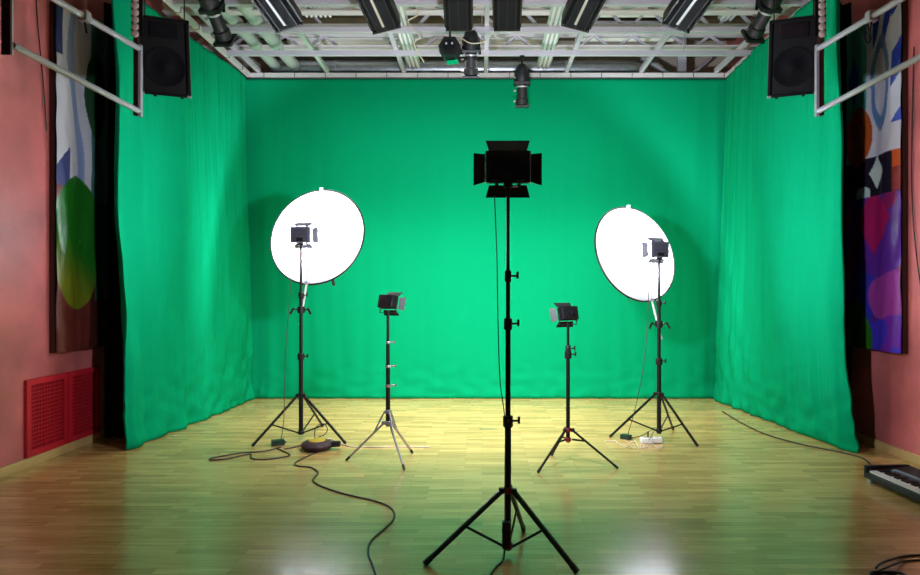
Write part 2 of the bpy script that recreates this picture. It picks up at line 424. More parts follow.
def profile(near, far, r, lab, yoke=True):
    near = Vector(near); far = Vector(far); mid = (near+far)/2; L = (far-near).length
    t = thing('profile_spotlight', lab, 'spotlight', mid, 0, 'black profile spotlights on the grid')
    F = frame(near-mid, far-mid)
    B(F).lathe([(0, r*.45), (L*.05, r*.8), (L*.16, r*1.05), (L*.36, r*1.1), (L*.42, r*.95)], 20).obj('lamp_house', M['black_soft'], t)
    B(F).box((0, 0, L*.43), (r*2.5, r*2.0, L*.07), .006).obj('shutter_gate', M['black'], t, False)
    B(F).lathe([(L*.46, r*.8), (L*.78, r*.8), (L*.8, r*.98), (L*.93, r*.98), (L*.94, r*.8)], 20).obj('lens_tube', M['black_soft'], t)
    B(F).lathe([(L*.5, r*.86), (L*.53, r*.86)], 20).obj('silver_band', M['stripe'], t)
    B(F).box((0, 0, L*.97), (r*2.3, r*2.3, L*.05), .004).obj('gel_frame', M['black'], t, False)
    b = B(F)
    for q in (.3, .6, .85): b.rod((r, 0, L*q), (r*1.35, 0, L*q), .012, n=8)
    b.obj('focus_knob', M['silver'], t)
    zt = ZG-t.location.z
    b = B()
    for s in (-1, 1): b.bar((s*r*1.2, 0, 0), (s*r*1.0, 0, min(r*2.2, zt)), .03, .008)
    b.box((0, 0, min(r*2.2, zt)), (r*2.2, .03, .01)); b.obj('yoke', M['black'], t, False)
    B().rod((0, 0, min(r*2.2, zt)), (0, 0, zt+.02), .012, n=8).obj('hanging_post', M['black'], t)
    B().box((0, 0, zt+.03), (.06, .07, .07), .008).obj('rail_clamp', M['black_soft'], t)
    return t
profile(at(200, -20, 5.8), at(226, 42, 6.3), .085, 'black profile spotlight tilted beside the left speaker')
profile(at(783, -20, 5.8), at(752, 38, 6.3), .085, 'black profile spotlight tilted beside the right speaker')
profile(at(471, 30, 6.95), at(471, 78, 7.15), .085, 'black profile spotlight pointing down between the two plain floodlights')
profile(at(522, 64, 7.68), at(522, 108, 7.80), .078, 'black profile spotlight hanging lowest, in front of green backdrop')
# hexagonal lamp
c = at(450, 49, 6.95)
t = thing('hexagonal_lamp', 'small black six-sided lamp left of the central profile spotlight', 'spotlight', c)
F = Matrix.Rotation(PI/2, 4, 'X')
hexp = [(.125*math.cos(PI/3*k), .115*math.sin(PI/3*k)) for k in range(6)]
B(F).prism(hexp, -.12, .1).obj('housing', M['black_soft'], t)
B(F).lathe([(.1, .07), (.13, .06)], 16).obj('rear_cap', M['charcoal'], t)
b = B(); b.box((-.035, -.135, .01), (.02, .01, .02)); b.box((.03, -.135, .012), (.02, .01, .02)); b.obj('vent_slot', M['alu'], t)
B().bar((-.04, .05, -.14), (.09, .05, -.125), .1, .01).obj('green_gel', M['green'], t, False)
B().rod((0, 0, .1), (0, 0, ZG-c.z+.02), .012, n=8).obj('hanging_post', M['black'], t)
# loose white cables on the grid
tag(B().tube([at(455, 33, 6.9), at(470, 43, 6.8), at(486, 41, 6.8), at(492, 34, 6.75), at(498, 38, 6.8), at(500, 33, 6.85)], .006).obj('loose_cable', M['cablew']), 'thin pale cable looping among the central spotlights', 'cable')
tag(B().tube([at(412, 0, 6.9), at(418, 14, 6.9), at(408, 22, 7), at(420, 36, 7.0), at(414, 44, 7.1), at(424, 62, 7.6)], .008).obj('loose_cable', M['cablew']), 'pale cable dangling off the ribbed track left of centre', 'cable')

# ------------------------------------------------------------------ hanging loudspeakers
def speaker(cx, yc, z0, rz, lab, tilt=.30):
    t = thing('hanging_loudspeaker', lab, 'loudspeaker', (cx, yc, z0), rz, 'black loudspeakers hanging beside the stage')
    W, D, H = .365, .26, .585
    T = Matrix.Translation((0, 0, .0)) @ Matrix.Rotation(tilt, 4, 'X')
    poly = [(-W/2, -D/2), (W/2, -D/2), (W/2*.72, D/2), (-W/2*.72, D/2)]
    B(T).prism(poly, 0, H).obj('cabinet', M['black_soft'], t)
    b = B(T)
    for s in (-1, 1): b.box((s*(W/2-.012), -D/2-.008, H/2), (.024, .02, H), .004)
    for z in (.012, H-.012): b.box((0, -D/2-.008, z), (W, .02, .024), .004)
    b.obj('front_rim', M['black'], t, False)
    FR = T @ Matrix.Translation((0, -D/2-.001, .22)) @ Matrix.Rotation(PI/2, 4, 'X')
    B(FR).lathe([(0, .15), (.008, .15), (.008, .138), (.003, .13), (-.0, .05), (.006, .04), (.008, .0)], 32, cap=False).obj('woofer_cone', M['charcoal'], t)
    B(T).box((0, -D/2-.006, .49), (.2, .008, .11), .003).obj('horn_mouth', M['charcoal'], t, False)
    for s in (-1, 1):
        B(T).box((s*(W/2-.014), -D/2-.006, .008), (.03, .03, .02), .004).obj('corner_protector', M['stripe'], t, False)
        B().lathe([(-.015, .012), (0, .015)], 12, T @ Matrix.Translation((s*.1, 0, 0))).obj('rubber_foot', M['black'], t)
        B().rod(T @ Vector((s*.14, -.05, H)), ((T @ Vector((s*.14, -.05, H))).x, (T @ Vector((s*.14, -.05, H))).y, ZG-z0+.03), .005, n=6).obj('suspension_wire', M['black'], t)
    return t
speaker(-2.58, 5.05, 3.10, .34, 'black loudspeaker hanging at left, next to the silver frame')
speaker(2.535, 5.05, 3.10, -.34, 'black loudspeaker hanging at right, next to the silver frame')

# ------------------------------------------------------------------ aluminium tube frames
def tube_frame(X, s, lab, labb):
    t = thing('aluminium_tube_frame', lab, 'frame', (X, 4.6, 0), 0, 'aluminium tube frames')
    y1 = -1.23
    B().rod((0, 0, 2.845), (0, y1, 2.845), .020, n=14).obj('lower_tube', M['alu2'], t)
    B().rod((0, 0, 3.315), (0, y1, 3.235), .020, n=14).obj('upper_tube', M['alu2'], t)
    B().box((0, .03, 3.08), (.022, .03, .54), .003).obj('end_upright', M['alu2'], t, False)
    B().box((-.028, y1-.01, 3.62), (.048, .012, 1.66), .002).obj('near_post', M['black'], t, False)
    B().box((.003, y1-.01, 3.62), (.010, .012, 1.66)).obj('post_edge_strip', M['alu2'], t, False)
    for y, z in ((-.62, 3.275),):
        o = B().box((0, y, z), (.06, .055, .07), .01).obj('tube_clamp', M['alu2'], t, False)
        B().rod((0, y, z-.03), (0, y+.02, z-.10), .006, n=8).obj('clamp_bolt', M['black'], o)
    if s > 0: B().tube([(.01, -.55, 3.27), (.03, -.56, 3.16), (.0, -.58, 3.12), (-.02, -.56, 3.17)], .007).obj('hanging_clip', M['black_soft'], t)
    l = thing('lamp_disc_strip', labb, 'strip', (X+s*.035, 4.64, 2.82), 0, 'strips of pale discs')
    B().box((0, 0, (ZG+.05-2.82)/2), (.035, .03, ZG+.05-2.82), .003).obj('dark_backing', M['darkbrown'], l, False)
    b_side = B().box((0, .012, .28+.85), (.085, .012, 1.05)).obj('side_flange', M['black'], l, False)
    k = 0; z = .61
    while z < 1.60:
        B().lathe([(0, .026), (.014, .026), (.020, .018)], 14, Matrix.Translation((0, -.014, z)) @ Matrix.Rotation(PI/2, 4, 'X')).obj('pale_disc', M['disc'], l)
        z += .0535
tube_frame(-2.58, -1, 'silver tube frame hanging at upper left before the pink wall', 'dark strip of round pale discs above left silver frame')
tube_frame(2.53, 1, 'silver tube frame hanging at upper right before the pink wall', 'dark strip of round pale discs above right silver frame')

# ------------------------------------------------------------------ printed banners on the walls
def banner(side, X, ya, yb, z0, z1, colour, lab):
    t = thing('printed_banner', lab, 'banner', (X+(.004 if side == 'left' else -.004), ya, z0), 0, 'printed banners on the side walls')
    s = 1 if side == 'left' else -1
    B().box((-s*.03, (yb-ya)/2, (z1-z0)/2), (.04, yb-ya, z1-z0)).obj('backing_board', M['darkbrown'], t, False)
    nu, nv = 90, 330
    bm = bmesh.new(); g = []; cols = []
    for i in range(nu+1):
        row = []
        for j in range(nv+1):
            u, v = i/nu, j/nv; y = u*(yb-ya); z = v*(z1-z0)
            dx = .012+.022*(1+math.sin(u*13.5-1.2+.35*N(z*.7, 0, 3)))/2+.012*N(u*4, z*1.6, 5)+.010*N(u*8+z*2, z*4, 7)
            row.append(bm.verts.new((s*dx, y, z))); cols.append((*colour(u, z+z0), 1))
        g.append(row)
    for i in range(nu):
        for j in range(nv):
            bm.faces.new((g[i][j], g[i+1][j], g[i+1][j+1], g[i][j+1])).smooth = True
    me = bpy.data.meshes.new('printed_sheet'); bm.to_mesh(me); bm.free()
    ca = me.color_attributes.new('print', 'FLOAT_COLOR', 'POINT')
    for k, cc in enumerate(cols): ca.data[k].color = cc
    me.materials.append(M['print'])
    o = bpy.data.objects.new('printed_sheet', me); C.objects.link(o); o.parent = t
def ell(u, z, cu, cz, ru, rz): return ((u-cu)/ru)**2+((z-cz)/rz)**2
def left_col(u, z):
    wht = (.62, .62, .72)
    if ell(u, z, .36, 1.94, .44, .62) < 1:
        g = min(1, max(0, (1.95+.5*(.3-u)-z)/.5)); g = g*g*(3-2*g)
        return (.012+.15*g, .15+.04*g, .012)
    if z > 3.62 and u < .10: return (.02, .03, .12)
    if z > 2.45-.1*u:
        if ell(u, z, .74, 3.38, .22, .42) < 1: return (.02, .07, .03) if u < .74 else (.05, .012, .01)
        if u > .62: return (.06, .16, .16)
        if abs(u-.34-.12*math.sin(z*3)) < .07: return (.28, .36, .62)
        if z < 2.8 and u < .2 and z < 2.62+u: return (.05, .06, .20)
        return wht
    if z > 1.4 and u > .7: return (.02, .09, .06)
    return (.13, .025, .02) if u < .6 else (.05, .012, .01)
def right_col(u, z):
    if z < 2.38: du = .10*N(u*2.5, z*2.2, 4); u, z = u+du, z+.10*N(u*3, z*2.5, 11)
    if z > 2.38 and z < 2.45: z = 2.44
    if z > 3.0 and u < .13:
        return (.02, .05, .45) if int((z*3.2+u*3)) % 2 else (.6, .62, .75)
    if ell(u, z, .76, 2.98, .27, .30) < 1: return (.40, .07, .015)
    if z > 2.75:
        if u > .58:
            if abs(u-.85)/.12+abs(z-3.55)/.26 < 1: return (.02, .05, .4)
            return (.06, .32, .25)
        e = ell(u, z, .34, 3.42, .17, .42)
        if .55 < e < 1.15: return (.10, .2, .42)
        if z > 3.75 and u < .5: return (.015, .04, .35) if (u*4+z*2) % 1 > .5 else (.6, .6, .7)
        return (.55, .52, .62)
    if z > 2.38:
        if u < .12: return (.5, .08, .02) if z > 2.6 else (.2, .02, .02)
        if abs(u-.42)/.13+abs(z-2.60)/.16 < 1: return (.55, .62, .6)
        if ell(u, z, .66, 2.44, .13, .05) < 1: return (.4, .5, .5)
        return (.012, .008, .02)
    if ell(u, z, .80, 1.05, .30, .34) < 1: return (.02, .14, .01)
    if abs(u-.45)/.25+abs(z-2.15)/.32 < 1: return (.35, .01, .10)
    q = ell(u, z, .35, 1.85, .4, .22)
    if q < 1: return (.10, .02, .28)
    if ell(u, z, .22, 1.45, .30, .25) < 1: return (.30, .04, .30)
    if ell(u, z, .62, 1.55, .22, .30) < 1: return (.03, .03, .35)
    if z < 1.25: return (.05, .03, .5) if N(u*3, z*4, 2) > 0 else (.14, .02, .35)
    k = N(u*2.2, z*2.6, 9)
    return (.20, .012, .09) if k > .08 else (.05, .03, .33) if k < -.22 else (.09, .02, .22)
banner('left', -3.80, 5.45, 6.18, .94, 4.08, left_col, 'tall printed banner on the left wall, white above a green oval')
banner('right', 3.70, 5.39, 6.18, .94, 4.08, right_col, 'tall glossy printed banner on the right wall, purple and magenta below')

# ------------------------------------------------------------------ red radiator grilles
def grille(y0, y1, lab):
    t = thing('radiator_grille', lab, 'grille', (XL, y0, .085), 0, 'red grilles low on the left wall')
    W, H = y1-y0, .655; fr = .05
    b = B()
    for y in (fr/2, W-fr/2): b.box((.015, y, H/2), (.03, fr, H-2*fr))
    for z in (fr/2, H-fr/2): b.box((.015, W/2, z), (.03, W, fr))
    b.obj('grille_frame', M['redmetal'], t, False)
    b = B(); n = 12; m_ = 16
    for k in range(1, n): b.box((.012, fr+(W-2*fr)*k/n, H/2), (.008, .007, H-2*fr))
    for k in range(1, m_): b.box((.012, W/2, fr+(H-2*fr)*k/m_), (.010, W-2*fr, .008))
    b.obj('lattice', M['redmetal'], t, False)
    B().box((.003, W/2, H/2), (.004, W-.02, H-.02)).obj('back_plate', M['reddark'], t, False)
grille(5.15, 5.655, 'red lattice radiator grille low on left wall, nearer the camera')
grille(5.665, 6.14, 'red lattice radiator grille low on left wall, nearer the green curtain')

# wall cables
tag(B().tube([at(36, -30, 5.19)+Vector((0, 0, 0)), Vector((-3.835, 5.28, 3.9)), Vector((-3.835, 5.36, 3.3)), Vector((-3.835, 5.40, 2.9))], .005).obj('wall_cable', M['cable']), 'thin black cable hanging on upper left pink wall', 'cable')
tag(B().tube([Vector((3.735, 5.30, 3.6)), Vector((3.735, 5.33, 2.6)), Vector((3.735, 5.30, 2.0)), Vector((3.735, 5.18, 1.35)), Vector((3.735, 5.10, 1.1))], .005).obj('wall_cable', M['cable']), 'thin black cable hanging on right pink wall beside banner', 'cable')

# ------------------------------------------------------------------ light stands
def stand(px, Y, feet, zleg, zlow, tz, sections, lab, legm='black', collarm='black_soft', legw=.022, strut='low', clampz=(), name='light_stand', knob=1):
    """px, Y: pole; feet: world x, y; sections: (z0, z1, r); clampz: heights of extra knobs"""
    X = (px-CX)/FP*Y
    t = thing(name, lab, 'light stand', (X, Y, 0), 0, 'tripod light stands on the stage floor')
    for z0, z1, r in sections: B().rod((0, 0, z0), (0, 0, z1), r, n=16).obj('pole_section', M['black'], t)
    for z0, z1, r in sections[1:]:
        big = legm == 'black'; e_ = .035 if big else .014; rc = r*1.9 if big else r*1.55
        c = B().lathe([(z0-e_, rc*.9), (z0-e_+.005, rc), (z0+e_-.01, rc), (z0+e_-.005, rc*.85)], 16).obj('pole_collar', M['black_soft' if legm == 'black' else 'silver'], t)
        b = B(); b.rod((r*1.6, 0, z0), (r*1.6+.035, 0, z0), .006, n=8); b.box((r*1.6+.038, 0, z0+.004), (.014, .014, .04 if big else .024), .004)
        b.obj('locking_knob', M['black_soft' if legm == 'black' else 'silver'], c)
    for zc in (zleg, zlow):
        rr = max(q[2] for q in sections)
        B().lathe([(zc-.018, rr+.004), (zc-.014, rr+.009), (zc+.014, rr+.009), (zc+.018, rr+.004)], 16).obj('leg_collar', M[collarm], t)
    for i, (fx, fy) in enumerate(feet):
        d = Vector((fx-X, fy-Y, 0)); dn = d.normalized()
        A = dn*.035+Vector((0, 0, zleg)); Fz = d+Vector((0, 0, .014))
        lg = B().bar(A, Fz, legw*.7, legw, (0, 0, 1), .003).obj('leg', M[legm], t, False)
        e = (Fz-A).normalized()
        B().bar(Fz-e*.035, Fz+e*.012, legw*.85, legw*1.12, (0, 0, 1), .003).obj('rubber_foot', M['black_soft'], lg, False)
        P = A+(Fz-A)*tz; Lw = dn*.03+Vector((0, 0, zlow))
        B().bar(Lw, P, .010, .014, (0, 0, 1)).obj('brace', M[legm], t, False)
        lug = B().box(dn*.04+Vector((0, 0, zleg)), (.03, .03, .03), .004, ).obj('leg_lug', M['silver' if legm == 'silver' else 'black_soft'], t, False)
    return t, X
ft = lambda px, py: (((px-CX)/FP)*(CH*FP/(py-HY)), CH*FP/(py-HY))

# front stand
st, sx = stand(508, 3.47, [ft(426, 565), ft(576, 573), ft(523.5, 531)], .368, .055, .5,
      [(.03, .78, .018), (.76, 1.33, .0150), (1.31, 1.60, .0125), (1.58, 2.06, .0100)],
      'tall black tripod light stand in the centre foreground, red leg collar', collarm='redplastic', legw=.026)
# left reflector stand
sl, slx = stand(301, 6.2, [ft(253, 446.5), ft(345, 444), (-1.75, 6.72)], .44, .06, .6,
      [(.04, .85, .022), (.83, 1.47, .018), (1.45, 1.93, .014)],
      'black tripod light stand before the left round reflector')
sr, srx = stand(659, 6.2, [ft(610.5, 437.5), ft(697, 446.5), ft(673, 430)], .45, .08, .6,
      [(.05, .80, .022), (.78, 1.39, .018), (1.37, 1.78, .014)],
      'black tripod light stand before the right round reflector')
sml, smlx = stand(388, 5.4, [ft(347, 461), ft(404, 470), ft(412, 453.5)], .33, .43, .28,
      [(.30, .68, .020), (.66, .85, .019), (.83, 1.06, .017), (1.04, 1.32, .013)],
      'slim stand with black pole and silver legs, left of centre', legm='silver', collarm='silver', legw=.018)
smr, smrx = stand(568, 5.24, [ft(538.5, 473), ft(617, 469), ft(552, 456)], .306, .225, .3,
      [(.20, .97, .017), (.95, 1.01, .016), (1.00, 1.22, .012)],
      'small low black tripod stand right of centre, red leg collar', collarm='redplastic', legw=.018)

# ------------------------------------------------------------------ LED panel lights
def panel_light(base, aim, W, H, D, doors, lab, power, top=None, cyl=False, lightsize=None, tint=(.84, .9, 1), spread=PI*.9, hm='black'):
    """base: top of the stand; aim: world point the lamp face looks at; doors: opening angle of the barn doors"""
    base = Vector(base); c = base+Vector((0, 0, H/2+.045))
    t = thing('led_panel_light', lab, 'video light', base, 0, 'video lights on the light stands')
    F = frame(c-base, Vector(aim)-base)               # +Z is the lit face direction, +Y up
    B(F).box((0, 0, 0), (W, H, D), .006).obj('lamp_housing', M[hm], t)
    b = B(F)
    for k in range(9): b.box((0, (k-4)*H*.085, -D/2-.001), (W*.78, .004, .004))
    b.obj('cooling_slats', M['black_soft'], t, False)
    B(F).box((0, -H*.30, -D/2-.006), (W*.34, H*.2, .012), .003).obj('control_plate', M['black_soft'], t, False)
    for s in (-1, 1):
        for q in range(3): B(F).rod((s*W*.28+(q-1)*W*.06, -H*.44, -D/2-.006), (s*W*.28+(q-1)*W*.06, -H*.44, -D/2-.002), .0035, n=8).obj('control_button', M['silver'], t)
    for s in (-1, 1): B(F).box((s*(W/2+.003), 0, 0), (.006, H*.98, D*.9), .002).obj('side_trim', M['stripe'], t, False)
    B(F).box((0, 0, D/2+.001), (W*.9, H*.88, .004)).obj('diffuser_face', M['ledface'], t, False)
    cth, sth = math.cos(doors), math.sin(doors)
    dl = min(W, H)*.42
    for (ax, ay, ln, other) in ((0, 1, W, H), (0, -1, W, H), (1, 0, H, W), (-1, 0, H, W)):
        # hinge edge on the front rim
        n_ = Vector((ax, ay, 0)); tt = Vector((-ay, ax, 0)) if ax == 0 else Vector((0, 1, 0)); 
        tt = Vector((1, 0, 0)) if ax == 0 else Vector((0, 1, 0))
        h0 = n_*(other/2+.005)+Vector((0, 0, D/2))
        out = n_*cth+Vector((0, 0, 1))*sth
        q = [h0+out*.003-tt*ln*.44, h0+out*.003+tt*ln*.44, h0+out*(dl+.002)+tt*ln*.52, h0+out*(dl+.002)-tt*ln*.52]
        nn = out.cross(tt).normalized()*.0015
        vsq = [p+nn for p in q]+[p-nn for p in q]
        dr = B(F)._add(vsq, [(0, 1, 2, 3), (7, 6, 5, 4), (0, 4, 5, 1), (1, 5, 6, 2), (2, 6, 7, 3), (3, 7, 4, 0)]).obj('barn_door', M[hm], t, False)
        for s in (-1, 1): B(F).box(h0+tt*s*ln*.26, (.02, .02, .012), .002).obj('hinge', M['black_soft'], dr, False)
    yk = B(); hw = W*.0
    yk.rod((0, 0, -.03), (0, 0, .03), .014, n=12); yk.box((0, 0, .04), (.05, .035, .04), .006)
    yk.obj('tilt_bracket', M['black_soft'], t)
    B().rod((.0, 0, .028), (.055, 0, .028), .006, n=8).obj('tilt_knob', M['silver'], t)
    # the lamp's own light
    zdir = (F.to_3x3() @ Vector((0, 0, 1)))
    lp = (c-base)+zdir*(D/2+.012)
    a = area('panel_lamp', lp, lp+zdir, W*.88, power, tint, sy=H*.85, spread=spread, parent=t)
    q = F.to_3x3().to_4x4() @ Matrix.Rotation(PI, 4, 'X'); a.rotation_euler = q.to_euler()
    return t
panel_light((sx, 3.47, 2.06), (sx+.05, 8.4, 2.25), .245, .18, .05, math.radians(28),
            'large black LED panel with four open barn doors on the tall central stand', 110)
LD = Vector(((316.9-CX)/FP*6.5, 6.5, CH+(HY-236.4)/FP*6.5))
RD = Vector(((635.8-CX)/FP*6.44, 6.44, CH+(HY-253.6)/FP*6.44))
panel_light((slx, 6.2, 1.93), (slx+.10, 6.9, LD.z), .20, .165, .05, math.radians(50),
            'black LED panel coloured grey as glare, with barn doors in front of the left round reflector', 105, hm='glarehouse')
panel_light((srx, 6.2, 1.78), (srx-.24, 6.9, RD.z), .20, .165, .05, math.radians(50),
            'black LED panel coloured grey as glare, with barn doors in front of the right round reflector', 105, hm='glarehouse')
# ------------------------------------------------------------------ small redhead-like lamps on the two slim stands
def small_lamp(base, aim, lab, power, W=.155, H=.11, D=.09):
    base = Vector(base); c = base+Vector((0, 0, H/2+.05))
    t = thing('barn_door_lamp', lab, 'video light', base, 0, 'small barn door lamps')
    F = frame(c-base, Vector(aim)-base)
    B(F).box((0, 0, 0), (W, H, D), .012).obj('lamp_housing', M['black'], t)
    b = B(F)
    for k in range(6): b.box((0, 0, -D/2+.012+k*.012), (W*1.04, H*1.04, .004))
    b.obj('cooling_fins', M['charcoal'], t, False)
    B(F).rod((0, 0, -D/2), (0, 0, -D/2-.02), .022, n=12).obj('rear_knob', M['charcoal'], t)
    B(F).box((0, 0, D/2+.001), (W*.86, H*.84, .004)).obj('lit_glass', M['ledface'], t, False)
    dl = H*.5; ang = math.radians(38); cth, sth = math.cos(ang), math.sin(ang)
    for (ax, ay, ln, other) in ((0, 1, W, H), (0, -1, W, H), (1, 0, H, W), (-1, 0, H, W)):
        n_ = Vector((ax, ay, 0)); tt = Vector((1, 0, 0)) if ax == 0 else Vector((0, 1, 0))
        h0 = n_*(other/2+.008)+Vector((0, 0, D/2)); out = n_*cth+Vector((0, 0, 1))*sth
        q = [h0-tt*ln*.46, h0+tt*ln*.46, h0+out*dl+tt*ln*.56, h0+out*dl-tt*ln*.56]
        nn = out.cross(tt).normalized()*.0015
        B(F)._add([p+nn for p in q]+[p-nn for p in q], [(0, 1, 2, 3), (7, 6, 5, 4), (0, 4, 5, 1), (1, 5, 6, 2), (2, 6, 7, 3), (3, 7, 4, 0)]).obj('barn_door', M['black'], t, False)
    b = B()
    x0 = F.to_3x3() @ Vector((1, 0, 0)); zc = Vector((0, 0, H/2+.05))
    for s in (-1, 1): b.bar(zc+x0*s*(W/2+.012), x0*s*(W/2+.012)+Vector((0, 0, .01)), .006, .02)
    b.bar(x0*(-W/2-.014)+Vector((0, 0, .01)), x0*(W/2+.014)+Vector((0, 0, .01)), .02, .006)
    b.obj('yoke', M['black_soft'], t, False)
    B().rod((0, 0, -.05), (0, 0, .01), .010, n=10).obj('silver_spigot', M['silver'], t)
    zdir = F.to_3x3() @ Vector((0, 0, 1)); lp = (c-base)+zdir*(D/2+.012)
    a = area('panel_lamp', lp, lp+zdir, W*.8, power, (1, .99, .95), sy=H*.8, spread=PI*.9, parent=t)
    q = F.to_3x3().to_4x4() @ Matrix.Rotation(PI, 4, 'X'); a.rotation_euler = q.to_euler()
small_lamp((smlx, 5.4, 1.29), (smlx+1.3, 7.6, .75), 'small black barn door lamp on the slim silver-legged stand', 22)
small_lamp((smrx, 5.24, 1.195), (smrx-1.1, 7.6, .75), 'small black barn door lamp on the low red-collared stand', 22)

# ------------------------------------------------------------------ round reflectors and their holder arms
def reflector(c, n, R, pole, zc, lab, lab2):
    n = Vector(n).normalized()
    w_ = (Vector((0, 0, 1))-n*n.z).normalized(); x_ = w_.cross(n)
    t = thing('round_reflector', lab, 'reflector', c, 0, 'round white reflectors')
    F = frame((0, 0, 0), n)
    B(F).lathe([(-.004, .001), (-.004, R), (.002, R), (.006, R*.7), (.004, .001)], 72).obj('white_fabric', M['reflector'], t)
    ring = [F @ Vector((R*math.cos(2*PI*k/72), R*math.sin(2*PI*k/72), 0)) for k in range(73)]
    B().tube(ring, .010, 8, smooth=False).obj('black_rim', M['black_soft'], t)
    # carrying strap tab at the lower edge
    a = F.to_3x3().inverted() @ (x_*(.45 if lab.find('left') > 0 else -.45)-w_*.89).normalized()
    p = F @ (a*R)
    B().bar(p, p+(-w_*.07+x_*.02), .03, .006).obj('strap_tab', M['black_soft'], t, False)
    # holder arm
    C_ = Vector(c); ctrl = Vector((pole[0], pole[1], zc))
    h = thing('reflector_arm', lab2, 'arm', ctrl, 0, 'reflector holder arms')
    top = C_+w_*R; 
    off = n*.03
    lowp = C_-w_*R+off
    toppt = top+off
    side = Vector((0, .045, 0))
    base_ = Vector((0, 0, 0))+side
    dirn = (toppt-ctrl-side).normalized()
    tp = toppt-ctrl
    B().rod(base_-dirn*.16, base_+dirn*.42, .011, n=12).obj('outer_tube', M['white'], h)
    B().rod(base_+dirn*.40, tp, .0075, n=12).obj('inner_tube', M['silver'], h)
    j = B().lathe([(0, .016), (.05, .016)], 14, frame(base_+dirn*.40, tp)).obj('arm_joint', M['stripe'], h)
    for q in (tp, base_+dirn*((lowp-ctrl-base_).length)):
        B().box(q, (.035, .05, .03), .005).obj('rim_clip', M['alu2'], h, False)
    b = B(); b.lathe([(-.035, .03), (-.03, .036), (.03, .036), (.035, .03)], 16); b.box((0, .04, 0), (.05, .06, .055), .008)
    b.obj('swivel_clamp', M['black_soft'], h)
    for s in (-1, 1):
        bb = B(); bb.rod((s*.03, 0, 0), (s*.075, -.01, .005), .008, n=8); bb.bar((s*.07, -.01, .02), (s*.105, -.02, -.045), .02, .014, (0, 1, 0), .004)
        bb.obj('clamp_lever', M['black_soft'], h)
reflector(LD, (-.205, -1, .277), .529, (slx, 6.2), 1.30, 'big round white reflector left of centre, brightly lit', 'thin white and silver arm holding up the left round reflector')
reflector(RD, (.527, -1, .336), .522, (srx, 6.2), 1.155, 'big round white reflector right of centre, turned more sideways', 'thin white and silver arm holding up the right round reflector')

# ------------------------------------------------------------------ cables and floor items
def fl(px, py, z=.006):
    Y = (CH-z)*FP/(py-HY); return Vector(((px-CX)/FP*Y, Y, z))
def cable(pts, r, m, lab, name='cable', cat='cable'):
    return tag(B().tube(pts, r).obj(name, M[m]), lab, cat)
cable([fl(322, 450), fl(308, 456), fl(295, 463), fl(298, 466), fl(311, 467.5), fl(318, 473), fl(313, 480), fl(321, 486), fl(345, 494), fl(375, 501), (fl(391, 508)), fl(394, 518), fl(384, 529), fl(371, 541), fl(368, 553), fl(373, 566), fl(378, 582)], .0065, 'cable',
      'long black cable snaking over the parquet from the reel towards the camera', 'floor_cable')
cable([fl(281, 447), fl(265, 451), fl(240, 453), fl(222, 456), fl(210, 458.5), fl(213, 460), fl(230, 458), fl(250, 454), fl(251, 458), fl(262, 459.5), fl(280, 457.5), fl(290, 455), fl(283, 451), fl(276, 448)], .006, 'cable',
      'dark cable lying in a long loop left of the adapter', 'floor_cable')
cable([fl(284, 449), fl(295, 447), fl(305, 444), fl(312, 442)], .006, 'cable', 'short dark cable from adapter to the maroon reel', 'floor_cable')
cable([fl(320, 441), fl(330, 439), fl(340, 443), fl(352, 446.5), fl(372, 447), fl(400, 446.5), fl(430, 447)], .006, 'cablew', 'thin pale cable running right from the maroon reel', 'floor_cable')
# maroon reel with yellow top
c = fl(317, 449.5, 0)
t = thing('cable_reel', 'small maroon cable reel with yellow top under left stand', 'cable reel', c)
B().lathe([(0, .10), (.02, .135), (.05, .15), (.075, .125), (.085, .09)], 28).obj('maroon_drum', M['maroon'], t)
B().lathe([(.085, .078), (.092, .075), (.095, .065), (.095, .001)], 28).obj('yellow_top', M['yellow'], t)
B().bar((.12, 0, .05), (.22, 0, .055), .05, .05, (0, 0, 1), .01).obj('plug_end', M['black_soft'], t, False)
B().tube([(-.02, 0, .105), (-.02, 0, .18), (0, 0, .22), (.05, .02, .24), (.09, .03, .19), (.06, .05, .13), (.0, .05, .105)], .004).obj('plug_lead', M['cable'], t)

def adapter(p, lab, m, sz=(.11, .07, .045), rz=.4):
    t = thing('power_adapter', lab, 'power adapter', p, rz, 'power adapters for the video lights')
    B().box((0, 0, sz[2]/2), sz, .008).obj('adapter_case', M[m], t)
    B().rod((sz[0]/2, 0, sz[2]*.4), (sz[0]/2+.02, 0, sz[2]*.4), .006, n=8).obj('strain_relief', M['black'], t)
    return t
adapter(fl(278, 445, 0), 'small dark power adapter lying by the left reflector stand', 'dkgreen', (.12, .08, .05), .5)
adapter(fl(626, 439, 0), 'small dark green power adapter lying by the right reflector stand', 'dkgreen', (.10, .07, .045), -.7)
cable([(slx-.09, 6.18, 2.0), (slx-.10, 6.17, 1.5), (slx-.13, 6.12, .9), at(284, 415, 6.0), fl(281, 440, .05)], .0035, 'cable', 'thin black wire hanging from the left reflector lamp', 'hanging_wire')
cable([(srx-.09, 6.18, 1.85), (srx-.12, 6.17, 1.3), (srx-.17, 6.12, .8), at(636, 405, 6.1), fl(628, 434, .04)], .0035, 'cable', 'thin black wire hanging from the right reflector lamp', 'hanging_wire')
cable([at(494.5, 196, 3.47), at(497, 260, 3.47), at(498, 320, 3.47), at(500, 380, 3.46), at(505, 421, 3.44), at(505, 470, 3.43), at(505, 525, 3.42)], .003, 'cable', 'thin wire hanging from the large central LED panel', 'hanging_wire')
t = thing('power_adapter', 'long black power adapter strapped to foot of the central stand', 'power adapter', (sx-.012, 3.435, .055), 0, 'power adapters for the video lights')
B().box((0, 0, .075), (.045, .035, .15), .006).obj('adapter_case', M['black_soft'], t)
